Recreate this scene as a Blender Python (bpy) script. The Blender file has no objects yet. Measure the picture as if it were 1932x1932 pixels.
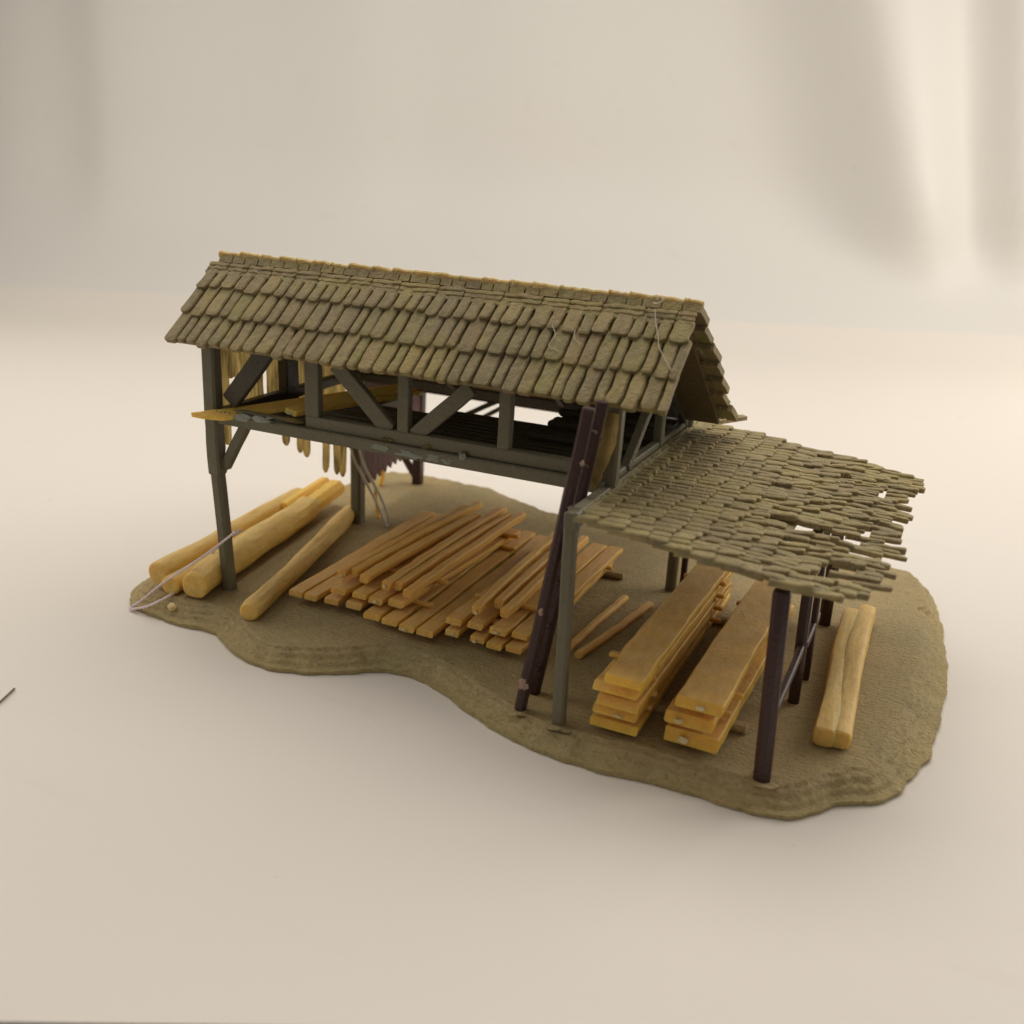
import bpy, math, random
from math import sin, cos, pi, sqrt, radians
from mathutils import Vector as V, Matrix, noise

random.seed(7)
S = bpy.context.scene
COL = S.collection

# ------------------------------------------------------------------ camera (1 unit = about 1 cm)
YAW, PITCH, ROLL = -0.41704563, 0.33627374, -0.04972499
CAMPOS = V((15.512, -18.131, 10.364))
fw = V((sin(YAW)*cos(PITCH), cos(YAW)*cos(PITCH), -sin(PITCH)))
rt0 = V((cos(YAW), -sin(YAW), 0)); dn0 = fw.cross(rt0)
rt = cos(ROLL)*rt0 + sin(ROLL)*dn0
dn = -sin(ROLL)*rt0 + cos(ROLL)*dn0
cd = bpy.data.cameras.new('camera'); cam = bpy.data.objects.new('camera', cd); COL.objects.link(cam)
m = Matrix((rt, -dn, -fw)).transposed().to_4x4(); m.translation = CAMPOS
cam.matrix_world = m
cd.sensor_width = 36; cd.lens = 36*1923.34/1932; cd.clip_start = .5; cd.clip_end = 600
cd.dof.use_dof = True; cd.dof.focus_distance = 22.3; cd.dof.aperture_fstop = .20
S.camera = cam
AX = V((rt0.x, rt0.y, 0)).normalized()          # along the table edge
FH = V((-AX.y, AX.x, 0))                        # away from the viewer
UP = V((0, 0, 1))

# ------------------------------------------------------------------ light (a white light tent)
W = bpy.data.worlds.new('World'); S.world = W; W.use_nodes = True
bg = W.node_tree.nodes['Background']; bg.inputs[0].default_value = (1, .915, .82, 1); bg.inputs[1].default_value = .24
S.view_settings.view_transform = 'Standard'; S.view_settings.look = 'None'
S.view_settings.exposure = .10; S.view_settings.gamma = 1; S.view_settings.use_curve_mapping = False
def area(name, loc, target, sx, sy, power, color):
    L = bpy.data.lights.new(name, 'AREA'); L.shape = 'RECTANGLE'; L.size = sx; L.size_y = sy
    L.energy = power; L.color = color
    o = bpy.data.objects.new(name, L); COL.objects.link(o)
    o.location = loc; o.rotation_euler = (V(target)-V(loc)).to_track_quat('-Z', 'Y').to_euler()
    return o
MID = V((7, 4, 1))
area('softbox', MID - AX*42 + FH*14 + UP*26, MID+FH*6, 34, 34, 6600, (1, .925, .83))
area('softbox', MID + AX*48 + FH*22 + UP*24, MID+FH*10, 34, 34, 13800, (1, .93, .84))
area('softbox', MID + FH*11 + UP*45, MID+FH*5, 40, 34, 12000, (1, .945, .87))

# ------------------------------------------------------------------ materials
def newmat(name):
    M = bpy.data.materials.new(name); M.use_nodes = True
    nt = M.node_tree; b = nt.nodes['Principled BSDF']
    return M, nt, b
def N(nt, t, **kw):
    n = nt.nodes.new(t)
    for k, v in kw.items():
        if k in n.inputs: n.inputs[k].default_value = v
        else: setattr(n, k, v)
    return n
def L(nt, a, b): nt.links.new(a, b)
def ramp(nt, fac, stops):
    r = nt.nodes.new('ShaderNodeValToRGB')
    e = r.color_ramp.elements
    while len(e) < len(stops): e.new(.5)
    for i, (p, c) in enumerate(stops): e[i].position = p; e[i].color = (*c, 1)
    L(nt, fac, r.inputs[0]); return r.outputs[0]
def mix(nt, fac, a, b, mode='MIX'):
    n = nt.nodes.new('ShaderNodeMix'); n.data_type = 'RGBA'; n.blend_type = mode
    for sock, val in ((n.inputs[0], fac), (n.inputs[6], a), (n.inputs[7], b)):
        if isinstance(val, (int, float)): sock.default_value = val
        elif isinstance(val, tuple): sock.default_value = (*val, 1)
        else: L(nt, val, sock)
    return n.outputs[2]
def maprange(nt, v, a, b, c=0., d=1.):
    n = nt.nodes.new('ShaderNodeMapRange'); L(nt, v, n.inputs[0])
    for i, x in enumerate((a, b, c, d)): n.inputs[i+1].default_value = x
    return n.outputs[0]
def objco(nt, scale=(1, 1, 1), rot=(0, 0, 0)):
    g = nt.nodes.new('ShaderNodeNewGeometry')
    mp = nt.nodes.new('ShaderNodeMapping'); mp.inputs['Scale'].default_value = scale; mp.inputs['Rotation'].default_value = rot
    L(nt, g.outputs['Position'], mp.inputs[0]); return mp.outputs[0]
def noi(nt, co, scale, detail=4, rough=.55):
    n = N(nt, 'ShaderNodeTexNoise', Scale=scale, Detail=detail, Roughness=rough); L(nt, co, n.inputs['Vector']); return n.outputs[0]
def bump(nt, b, h, strength, dist):
    n = N(nt, 'ShaderNodeBump', Strength=strength, Distance=dist); L(nt, h, n.inputs['Height']); L(nt, n.outputs[0], b.inputs['Normal']); return n
def add(nt, a, b, k=1.):
    n = nt.nodes.new('ShaderNodeMath'); n.operation = 'MULTIPLY_ADD'; L(nt, b, n.inputs[0]); n.inputs[1].default_value = k; L(nt, a, n.inputs[2]); return n.outputs[0]
def sss(b, w, rad, scale):
    b.inputs['Subsurface Weight'].default_value = w; b.inputs['Subsurface Radius'].default_value = rad; b.inputs['Subsurface Scale'].default_value = scale

def shingle_mat(name, cols, sw=.25, patch=.75):
    M, nt, b = newmat(name)
    g = nt.nodes.new('ShaderNodeNewGeometry')
    c = ramp(nt, g.outputs['Random Per Island'], cols)
    co = objco(nt)
    big = noi(nt, co, .75, 5, .6)
    c = mix(nt, maprange(nt, big, .42, .6, 0, patch), c, (.24, .19, .11))
    fine = noi(nt, co, 7, 5, .7)
    c = mix(nt, maprange(nt, fine, .42, .72, 0, .55), c, (.40, .34, .20))
    sp = noi(nt, co, 13, 3)
    c = mix(nt, maprange(nt, sp, .66, .72, 0, .5), c, (.55, .49, .36))
    L(nt, c, b.inputs['Base Color'])
    b.inputs['Roughness'].default_value = .55; b.inputs['Specular IOR Level'].default_value = .2
    sss(b, sw, (.28, .17, .05), .6)
    h = add(nt, fine, noi(nt, co, 18, 3), .5)
    dk = noi(nt, co, 5, 4, .7); c = mix(nt, maprange(nt, dk, .5, .7, 0, .6*patch), c, (.15, .12, .06)); L(nt, c, b.inputs['Base Color'])
    bump(nt, b, h, .9, .07)
    return M
M_SH = shingle_mat('olive_shingle', [(0, (0.344, 0.267, 0.107)), (.22, (0.284, 0.245, 0.089)), (.42, (0.378, 0.288, 0.122)), (.6, (0.310, 0.224, 0.107)), (.74, (0.249, 0.189, 0.096)), (.88, (0.292, 0.258, 0.089)), (1, (0.387, 0.292, 0.104))])
M_CAP = shingle_mat('tan_cap', [(0, (.72, .54, .20)), (.5, (.64, .48, .17)), (1, (.78, .62, .28))], .4, .1)
M_ANX = shingle_mat('dusty_shingle', [(0, (0.396, 0.323, 0.148)), (.3, (0.344, 0.288, 0.125)), (.55, (0.310, 0.249, 0.114)), (.75, (0.413, 0.327, 0.160)), (1, (0.361, 0.297, 0.122))], .3)
def translucent(M, col, f):
    nt = M.node_tree; b = nt.nodes['Principled BSDF']; out = nt.nodes['Material Output']
    t = N(nt, 'ShaderNodeBsdfTranslucent', Color=(*col, 1)); mx = nt.nodes.new('ShaderNodeMixShader'); mx.inputs[0].default_value = f
    co = objco(nt, (1, 6, .8)); c = ramp(nt, noi(nt, co, 1.6, 4), [(.35, tuple(x*.42 for x in col)), (.62, col)]); L(nt, c, t.inputs[0])
    L(nt, b.outputs[0], mx.inputs[1]); L(nt, t.outputs[0], mx.inputs[2]); L(nt, mx.outputs[0], out.inputs[0])
M_SID = shingle_mat('tan_siding', [(0, (.36, .26, .10)), (.5, (.30, .22, .09)), (1, (.42, .32, .15))], .65, .2)

translucent(M_SID, (.95, .82, .50), .75)
def plastic(name, col, col2, rough=.5, dust=(.30, .27, .20), dk=.5, bumpd=.012):
    M, nt, b = newmat(name); co = objco(nt)
    c = mix(nt, noi(nt, co, 1.7, 3), col, col2)
    g = nt.nodes.new('ShaderNodeNewGeometry'); sx = nt.nodes.new('ShaderNodeSeparateXYZ'); L(nt, g.outputs['Normal'], sx.inputs[0])
    mul = nt.nodes.new('ShaderNodeMath'); mul.operation = 'MULTIPLY'
    L(nt, maprange(nt, sx.outputs[2], .3, .95, 0, dk), mul.inputs[0]); L(nt, maprange(nt, noi(nt, co, 9, 5, .7), .3, .65), mul.inputs[1])
    c = mix(nt, mul.outputs[0], c, dust)
    sc = noi(nt, co, 11, 3)
    c = mix(nt, maprange(nt, sc, .7, .75, 0, .5), c, dust)
    L(nt, c, b.inputs['Base Color']); b.inputs['Roughness'].default_value = rough; b.inputs['Specular IOR Level'].default_value = .35
    bump(nt, b, add(nt, noi(nt, co, 9, 4), noi(nt, co, 20, 3), .5), .8, bumpd*2.5)
    return M
M_POST = plastic('grey_green_plastic', (0.142, 0.132, 0.084), (0.182, 0.159, 0.097))
M_FLOOR = plastic('dark_grey_plastic', (0.068, 0.062, 0.043), (0.101, 0.086, 0.057), .5, (0.216, 0.189, 0.135), .35)
M_BRN = plastic('dark_brown_plastic', (.040, .019, .017), (.060, .026, .023), .38, (.14, .10, .085), .25)
M_BRW = plastic('red_brown_plastic', (.105, .035, .03), (.14, .05, .042), .5, (.2, .12, .1), .2)
M_RBRD = plastic('roof_underside_shaded', (.14, .10, .05), (.18, .13, .065), .6)  # brown plastic of the roof board, darkened with the underside's shade in the colour
M_GLUE = plastic('dried_glue', (.30, .31, .26), (.22, .23, .18), .3)

def wood(name, a, b_, dusty, dk=.85, sw=.55, stretch=(6, .5, 6)):
    M, nt, b = newmat(name); co = objco(nt); co2 = objco(nt, stretch)
    oi = nt.nodes.new('ShaderNodeObjectInfo')
    c = mix(nt, oi.outputs['Random'], a, b_)
    gr = noi(nt, co2, 2.2, 5, .6)
    c = mix(nt, maprange(nt, gr, .45, .72, 0, .5), c, tuple(x*.6 for x in a))
    g = nt.nodes.new('ShaderNodeNewGeometry'); sx = nt.nodes.new('ShaderNodeSeparateXYZ'); L(nt, g.outputs['Normal'], sx.inputs[0])
    mul = nt.nodes.new('ShaderNodeMath'); mul.operation = 'MULTIPLY'
    L(nt, maprange(nt, sx.outputs[2], .45, .98, 0, dk), mul.inputs[0]); L(nt, maprange(nt, noi(nt, co, 2.2, 6, .7), .25, .6, .35, 1), mul.inputs[1])
    dn_ = noi(nt, co2, 3.1, 5, .7); c = mix(nt, mul.outputs[0], c, mix(nt, maprange(nt, dn_, .35, .65), dusty, tuple(x*1.3 for x in dusty)))
    sp = noi(nt, co, 13, 3); c = mix(nt, maprange(nt, sp, .64, .72, 0, .4), c, (.75, .6, .38))
    L(nt, c, b.inputs['Base Color']); b.inputs['Roughness'].default_value = .5; b.inputs['Specular IOR Level'].default_value = .35
    sss(b, sw, (.5, .28, .06), .55)
    bump(nt, b, add(nt, gr, noi(nt, co, 14, 3), .5), .6, .05)
    return M
M_WOOD = wood('yellow_plank', (0.806, 0.480, 0.101), (0.721, 0.412, 0.101), (0.678, 0.420, 0.163))
M_WIDE = wood('wide_board', (0.848, 0.510, 0.071), (0.806, 0.461, 0.071), (0.740, 0.498, 0.205), .85, .55, (2, .7, 2))
M_SQ = wood('square_timber', (0.827, 0.490, 0.109), (0.763, 0.431, 0.101), (0.760, 0.465, 0.163), .65)
M_LOG = wood('peeled_log', (0.802, 0.545, 0.147), (0.760, 0.504, 0.139), (0.632, 0.447, 0.179), .7, .5, (3, 1, 3))
M_CHIP = wood('broken_tip', (.85, .66, .34), (.85, .7, .42), (.8, .62, .34), .2, .4)
M_LOFT = wood('orange_board', (.88, .58, .13), (.85, .54, .11), (.80, .52, .15), .3, .9)

def base_mat():
    M, nt, b = newmat('khaki_base'); co = objco(nt)
    st = objco(nt, (1.0, 5.0, 2.5), (0, 0, radians(-38)))
    n1 = noi(nt, co, .55, 4); n2 = noi(nt, co, 3, 5, .65); gr = noi(nt, st, 3.0, 4, .6); fine = noi(nt, co, 9, 5, .75)
    c = mix(nt, maprange(nt, n1, .35, .65), (0.511, 0.380, 0.186), (0.405, 0.331, 0.166))
    c = mix(nt, maprange(nt, n2, .45, .7, 0, .5), c, (0.355, 0.262, 0.128))
    c = mix(nt, maprange(nt, fine, .45, .75, 0, .45), c, (0.625, 0.483, 0.256))
    sp = noi(nt, co, 15, 3); c = mix(nt, maprange(nt, sp, .66, .72, 0, .6), c, (0.880, 0.649, 0.320))
    g = nt.nodes.new('ShaderNodeNewGeometry'); sx = nt.nodes.new('ShaderNodeSeparateXYZ'); L(nt, g.outputs['Position'], sx.inputs[0])
    c = mix(nt, maprange(nt, sx.outputs[2], -.05, -.42, 0, .5), c, (0.511, 0.428, 0.192))
    L(nt, c, b.inputs['Base Color']); b.inputs['Roughness'].default_value = .7; b.inputs['Specular IOR Level'].default_value = .25
    h = add(nt, add(nt, fine, gr, 1.3), noi(nt, co, 20, 3), .6)
    dk = noi(nt, co, 12, 4, .7); c = mix(nt, maprange(nt, dk, .52, .7, 0, .5), c, (0.185, 0.138, 0.070)); L(nt, c, b.inputs['Base Color'])
    bump(nt, b, h, .75, .09)
    return M
M_BASE = base_mat()
def sheet_mat(name, col, col2, bd):
    M, nt, b = newmat(name); co = objco(nt)
    c = mix(nt, maprange(nt, noi(nt, co, .06, 3), .35, .65), col, col2)
    sp = noi(nt, co, 1.9, 1); c = mix(nt, maprange(nt, sp, .80, .83, 0, .3), c, (.35, .28, .22))
    st = noi(nt, objco(nt, (.4, 2.5, 1), (0, 0, .4)), .5, 5, .6); c = mix(nt, maprange(nt, st, .60, .75, 0, .10), c, (.55, .48, .40))
    L(nt, c, b.inputs['Base Color']); b.inputs['Roughness'].default_value = .45; b.inputs['Specular IOR Level'].default_value = .3
    bump(nt, b, add(nt, noi(nt, co, 6, 3), noi(nt, co, .35, 2), 4), .25, bd)
    return M
M_TAB = sheet_mat('white_sheet', (.80, .745, .68), (.80, .75, .685), .02)
M_BACK = sheet_mat('white_fabric', (.745, .73, .69), (.745, .725, .685), .03)
def simple(name, col, rough=.6, **kw):
    M, nt, b = newmat(name); co = objco(nt)
    L(nt, mix(nt, noi(nt, co, 18, 3), tuple(x*.8 for x in col), col), b.inputs['Base Color']); b.inputs['Roughness'].default_value = rough
    for k, v in kw.items(): b.inputs[k.replace('_', ' ')].default_value = v
    return M
M_THREAD = simple('pink_thread', (.95, .80, .81), .8)
M_FIB = simple('pale_fibre', (.62, .54, .40), .7)
M_DARKF = simple('dark_fibre', (.20, .15, .12), .7)
M_WIRE = simple('clear_plastic', (.86, .82, .72), .12, Transmission_Weight=.2, IOR=1.4)
M_INK = simple('red_ink', (.22, .03, .012), .7)
M_PCHIP = simple('bare_chip', (.42, .27, .20), .6)
M_FLR = simple('dark_floor', (.10, .06, .04), .8)

# ------------------------------------------------------------------ mesh helpers
class MB:
    def __init__(s): s.v = []; s.f = []
    def ring(s, pts): i = len(s.v); s.v += [V(p) for p in pts]; return list(range(i, i+len(pts)))
    def loft(s, rings, cap=True):
        for a, b in zip(rings, rings[1:]):
            n = len(a)
            for k in range(n): s.f.append((a[k], a[(k+1) % n], b[(k+1) % n], b[k]))
        if cap: s.f.append(tuple(reversed(rings[0]))); s.f.append(tuple(rings[-1]))
def frame(d, up):
    d = d.normalized(); side = d.cross(V(up))
    if side.length < 1e-4: side = d.cross(V((0, 1, 0)))
    side.normalize(); return side, side.cross(d).normalized()
def rect8(w, h, c):
    a, b = w/2, h/2; c = min(c, a*.8, b*.8)
    return [(-a, -b+c), (-a+c, -b), (a-c, -b), (a, -b+c), (a, b-c), (a-c, b), (-a+c, b), (-a, b-c)]
def bar(mb, pts, w, h, c=.03, up=(0, 0, 1), jit=0, sub=1, end=.03, scale=None, bev=0.):
    """a chamfered rectangular bar along a list of points; w across, h along 'up'"""
    P = [V(p) for p in pts]; Q = []
    for a, b in zip(P, P[1:]):
        for k in range(sub): Q.append(a.lerp(b, k/sub))
    Q.append(P[-1]); rings = []
    tot = len(Q)
    sc = lambda i: 1 if not scale else scale[0]+(scale[1]-scale[0])*i/(tot-1)
    def put(p, d, k, i):
        s, u = frame(d, up); q = sc(i)*k
        j = V((random.uniform(-jit, jit), random.uniform(-jit, jit), random.uniform(-jit, jit)))
        sg = (-1 if i == 0 else 1) if i in (0, tot-1) else 0
        rings.append(mb.ring([p+j+s*x*q+u*y*q+d.normalized()*(sg*bev*(.5-y/h)) for x, y in rect8(w, h, c)]))
    for i, p in enumerate(Q):
        d = (Q[min(i+1, tot-1)]-Q[max(i-1, 0)])
        if i == 0 and end: put(p, d, 1-end*2/max(min(w, h), .01)*.5, i); put(p+d.normalized()*end, d, 1, i)
        elif i == tot-1 and end: put(p-d.normalized()*end, d, 1, i); put(p, d, 1-end*2/max(min(w, h), .01)*.5, i)
        else: put(p, d, 1, i)
    mb.loft(rings)
def tube(mb, pts, r, seg=8, scale=None):
    P = [V(p) for p in pts]; rings = []
    for i, p in enumerate(P):
        d = P[min(i+1, len(P)-1)]-P[max(i-1, 0)]
        s, u = frame(d, (.13, .21, 1)); q = r*(scale[i] if scale else 1)
        rings.append(mb.ring([p+(s*cos(2*pi*k/seg)+u*sin(2*pi*k/seg))*q for k in range(seg)]))
    mb.loft(rings)
def smooth_path(pts, n=12):
    P = [V(p) for p in pts]; P = [P[0]*2-P[1]]+P+[P[-1]*2-P[-2]]; out = []
    for i in range(1, len(P)-2):
        for k in range(n):
            t = k/n; a, b, c, d = P[i-1:i+3]
            out.append(.5*((2*b)+(c-a)*t+(2*a-5*b+4*c-d)*t*t+(3*b-a-3*c+d)*t**3))
    out.append(P[-2]); return out
def log(mb, a, b, r0, r1, seed, lump=.07, sq=0, seg=24, n=34):
    a, b = V(a), V(b); d = b-a; s, u = frame(d, (0, 0, 1)); rings = []
    D = d.normalized(); ts = [(0, .0, .35), (0, .01, .8), (.0, .045, .95)]+[(i/n, 0, 1) for i in range(1, n)]+[(1, -.045, .95), (1, -.01, .8), (1, 0, .35)]
    sd = V((seed*3.1, seed*1.7, 0))
    for t, off, k in ts:
        c = a+d*t+D*off+s*.04*sin(t*5+seed)+u*.02*sin(t*7+seed*2); r = (r0+(r1-r0)*t)*(1+.10*noise.noise(V((seed*2.2, t*3.1, 1))))
        ring = []
        for q in range(seg):
            an = 2*pi*q/seg
            e = noise.noise(V((cos(an)*1.1, sin(an)*1.1, t*d.length*.8))+sd)*lump + noise.noise(V((cos(an)*3, sin(an)*3, t*d.length*1.3))+sd)*lump*.5
            fac = 1+e*(1.6 if k == 1 else .9); fac *= 1+sq*(((abs(cos(an))**6+abs(sin(an))**6)**(-1/6))-1)
            ring.append(c+(s*cos(an)+u*sin(an))*r*fac*k)
        rings.append(mb.ring(ring))
    mb.loft(rings)
def blob(mb, c, rx, ry, rz, seed, amp=.85):
    rings = []; c = V(c)
    for i in range(1, 6):
        th = pi*i/6; ring = []
        for k in range(9):
            ph = 2*pi*k/9; p = V((sin(th)*cos(ph), sin(th)*sin(ph), cos(th)))
            p *= 1+amp*noise.noise(p*1.9+V((seed, seed*2.3, 0)))
            ring.append(c+V((p.x*rx, p.y*ry, p.z*rz)))
        rings.append(mb.ring(ring))
    mb.loft(rings)

def build(name, mb, mat, parent=None, angle=28, origin=None):
    if 'roof' in name or 'ridge' in name: angle = 30
    if 'glue' in name or 'tip' in name or 'chip' in name or 'crumb' in name or 'socket' in name: angle = 60
    if parent is not None: O = parent_world(parent)
    else:
        xs = [v.x for v in mb.v]; ys = [v.y for v in mb.v]; zs = [v.z for v in mb.v]
        O = V(origin) if origin else V(((min(xs)+max(xs))/2, (min(ys)+max(ys))/2, min(zs)))
    me = bpy.data.meshes.new(name); me.from_pydata([tuple(v-O) for v in mb.v], [], mb.f)
    import bmesh
    bm = bmesh.new(); bm.from_mesh(me); bmesh.ops.recalc_face_normals(bm, faces=bm.faces); bm.to_mesh(me); bm.free()
    me.polygons.foreach_set('use_smooth', [True]*len(me.polygons)); me.set_sharp_from_angle(angle=radians(angle))
    me.materials.append(mat)
    o = bpy.data.objects.new(name, me); COL.objects.link(o)
    if parent is not None: o.parent = parent
    else: o.location = O
    WPOS[o.name] = O
    return o
WPOS = {}
def parent_world(p): return WPOS[p.name]
def tag(o, label, cat, group=None):
    o['label'] = label; o['category'] = cat
    if group: o['group'] = group
    return o
def thing(name, loc, label, cat, group=None):
    o = bpy.data.objects.new(name, None); COL.objects.link(o); o.location = loc; o.empty_display_size = .3
    WPOS[o.name] = V(loc); return tag(o, label, cat, group)

# ------------------------------------------------------------------ setting: table sheet, backdrop, floor edge
TZ = -.43
def frame_pt(u, f, z): p = AX*u+FH*f; return V((CAMPOS.x+p.x, CAMPOS.y+p.y, z))
def fold(u, z):
    """drape of the hanging cloth: towards the viewer, fading out where it meets the table"""
    k = max(0, min(1, (z-1.5)/8)); k = k*k*(3-2*k)
    g = lambda x, wl, wr: math.exp(-(x/(wl if x < 0 else wr))**2)
    c1 = 27.6-(z-3.5)*.33; c2 = 35.0-z*.18
    d = 4.4*g(u-c1, 4.4, 1.6+.24*z) + 3.6*g(u-c2, 2.5, 4.2)
    d += .7*g(u+37, 3.0, 5.0) + .8*g(u+28.5, 2.5, 6.0) + .5*g(u+12, 5, 4) - .4*g(u-6, 6, 6) + 1.6*g(u-50, 3, 3) + .25*sin(u*.21+z*.06)
    return d*k
mb = MB(); rows = []
prof = [(f_, TZ) for f_ in (9.0, 9.3, 10, 11, 12, 14, 17, 20, 24, 28, 34, 40, 46, 52, 58, 62)]
R = 13
for i in range(1, 15):
    a = radians(i*86/14); prof.append((62+R*sin(a), TZ+R*(1-cos(a))))
TOPZ = prof[-1][1]
wallp = [(prof[-1][0]+.07*(k*1.2), TOPZ+k*1.2) for k in range(1, 32)]
us = [-75+k*.6 for k in range(251)]
EDGE0 = None
front = {}
mbT = MB(); mbB = MB()
def sheet(mbx, pr, foldon):
    rr = []
    for f_, z in pr:
        ring = []
        for u in us:
            off = fold(u, z) if foldon else 0
            ring.append(frame_pt(u, f_-off, z))
        rr.append(mbx.ring(ring))
    for a, b in zip(rr, rr[1:]):
        for k in range(len(a)-1): mbx.f.append((a[k], a[k+1], b[k+1], b[k]))
# front edge of the sheet lies along this line (metres from the viewer), slightly skewed and curled
def table_front(u): return 10.09+.046*(u+6.2)-.04*max(0, u)
rr = []
for f_, z in prof[:20]:
    ring = []
    for u in us:
        ff = f_
        if f_ < 9.5:
            ff = table_front(max(-20, min(14, u))) + (0 if f_ < 9.2 else .15)
        elif f_ < 12.5: ff = max(f_, table_front(max(-20, min(14, u)))+.2+f_*.05)
        ring.append(frame_pt(u, ff, z))
    rr.append(mbT.ring(ring))
edge = [frame_pt(u, table_front(max(-20, min(14, u)))+.02, TZ-.5) for u in us]
rr.insert(0, mbT.ring(edge))
for a, b in zip(rr, rr[1:]):
    for k in range(len(a)-1): mbT.f.append((a[k], a[k+1], b[k+1], b[k]))
o = build('table_surface', mbT, M_TAB); o['kind'] = 'structure'
sheet(mbB, prof[19:]+wallp, True)
o = build('backdrop', mbB, M_BACK, angle=180); o['kind'] = 'structure'
mb = MB(); q = mb.ring([frame_pt(-80, -10, -6), frame_pt(80, -10, -6), frame_pt(80, 14, -6), frame_pt(-80, 14, -6)]); mb.f.append(tuple(q))
o = build('floor', mb, M_FLR); o['kind'] = 'structure'

# ------------------------------------------------------------------ the moulded base
OUT = [(-2.55, -.45), (-2.2, -1.05), (-1.72, -1.40), (-1.2, -1.42), (-.3, -1.53), (.71, -1.45), (1.08, -1.68), (2.01, -2.1), (2.85, -2.24), (3.94, -1.89),
       (4.52, -1.47), (4.8, -1.26), (5.5, -1.02), (6.23, -1.14), (7.25, -1.6), (7.98, -1.97), (8.73, -2.23), (9.49, -2.38),
       (10.48, -2.44), (11.47, -2.32), (12.28, -2.31), (12.96, -2.34), (13.53, -2.31), (14.05, -2.16), (14.53, -1.71), (14.75, -1.34),
       (15.27, -1.0), (15.76, -.37), (15.87, .22), (16.09, .86), (16.2, 1.77), (16.26, 3.1), (16.32, 4.43), (16.2, 6.12), (16.0, 8.01),
       (15.68, 9.72), (15.31, 10.54), (14.8, 10.85), (13.91, 11.03), (12, 10.7), (9.5, 10.0), (7, 9.75), (4.83, 9.9), (3.51, 10.4), (1.8, 11.15), (.64, 11.15),
       (-.84, 11.15), (-1.91, 10.8), (-2.35, 10.1), (-2.62, 8.66), (-2.8, 6), (-2.85, 3), (-2.75, .6)]
def closed_spline(P, n):
    out = []; m_ = len(P)
    for i in range(m_):
        a, b, c, d = (V((*P[(i+k-1) % m_], 0)) for k in range(4))
        for k in range(n):
            t = k/n; out.append(.5*((2*b)+(c-a)*t+(2*a-5*b+4*c-d)*t*t+(3*b-a-3*c+d)*t**3))
    return out
ol = [p+V((noise.noise(p*2.1)*.07+noise.noise(p*6)*.025, noise.noise(p*2.1+V((9, 0, 0)))*.07+noise.noise(p*6+V((5, 0, 0)))*.025, 0)) for p in closed_spline(OUT, 12)]
CEN = V((6.8, 4.3, 0))
mb = MB()
NB = len(ol)
# inward normals, smoothed so that the skirt has an even width
nrm = []
for i in range(NB):
    t = ol[(i+6) % NB]-ol[(i-6) % NB]; n_ = V((-t.y, t.x, 0)).normalized()
    nrm.append(n_)
def skirt_w(p):
    w = .62
    if p.x > 15: w = .8
    if p.y > 8: w = .5
    return w*(1+.22*noise.noise(V((p.x*.7, p.y*.7, 3))))
ds = [0, .02, .05, .09]+[.13+.87*i/26 for i in range(27)]
layers = []
def zprof(t, p, i):
    ter = .5+.5*noise.noise(V((p.x*.9, p.y*.9, 8)))
    s = t*t*(3-2*t)
    st = (math.floor(s*3+ter)+min(1, ((s*3+ter) % 1)*4)-ter)/3
    return -.36+.36*max(0, min(1, .3*s+.7*st))
for t in ds:
    ring = []
    for i, p in enumerate(ol):
        q = p+nrm[i]*skirt_w(p)*t
        z = zprof(t, q, i)
        z += .035*noise.noise(V((q.x*3.2, q.y*3.2, 1)))*(.3+sin(pi*min(1, t)))*.9 + .02*noise.noise(V((q.x*9, q.y*9, 1)))*min(1, 4*(1-t)) + .03*abs(noise.noise(V(((q.x-q.y)*4.5, (q.x+q.y)*1.6, 4))))*min(1, 3*(1-t))*min(1, t*6)
        if t >= .99: z = 0 + .006*noise.noise(V((q.x*2, q.y*2, 0)))
        ring.append(V((q.x, q.y, z)))
    layers.append(ring)
inner = layers[-1]
for k in range(1, 26):
    t = (k/26)
    ring = []
    for i, p in enumerate(inner):
        q = p.lerp(CEN, t); ring.append(V((q.x, q.y, .008*noise.noise(V((q.x*1.3, q.y*1.3, 0)))*(1-t*.3))))
    layers.append(ring)
und = [V((p.x+nrm[i].x*.02, p.y+nrm[i].y*.02, TZ+.012)) for i, p in enumerate(ol)]
rings = [mb.ring(und)]+[mb.ring(r_) for r_ in layers]
mb.loft(rings, cap=False); c_ = len(mb.v); mb.v.append(V((CEN.x, CEN.y, 0)))
last = rings[-1]
for k in range(NB): mb.f.append((last[k], last[(k+1) % NB], c_))
mb.f.append(tuple(reversed(rings[0])))
base = thing('model_base', (6.8, 4.3, TZ+.012), 'khaki plastic ground plate with wavy stepped edge, carrying the model shed', 'model base')
build('ground_plate', mb, M_BASE, base, 60)
def bearer(p0, p1, w=.3, h=.17):
    b = MB(); p0, p1 = V(p0), V(p1); bar(b, [p0, p1], w, h, .06, sub=6, jit=.006); return build('bearer_ridge', b, M_BASE, base)
bearer((10.0, 4.25, .075), (12.7, 4.45, .075)); bearer((10.0, -.35, .075), (12.85, -.33, .075))
bearer((5.7, 5.45, .09), (8.25, 5.72, .09)); bearer((5.7, 1.1, .09), (7.95, 1.15, .09))
bearer((1.5, 1.3, .09), (5.75, 1.1, .09)); bearer((1.5, 5.6, .09), (5.6, 5.6, .09))
for x, y, s_ in ((9.5, -1.82, .33), (13.45, -1.78, .36), (8.6, -1.72, .26), (.02, .0, .28), (-.3, 9.83, .36), (13.45, 1.36, .25), (13.5, 2.5, .22), (9.52, 5.7, .26), (13.42, 5.6, .28)):
    b = MB(); blob(b, (x+.03, y-.03, -.012), s_*.8, s_*.7, .035, x); build('post_socket', b, M_BASE, base)

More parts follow.
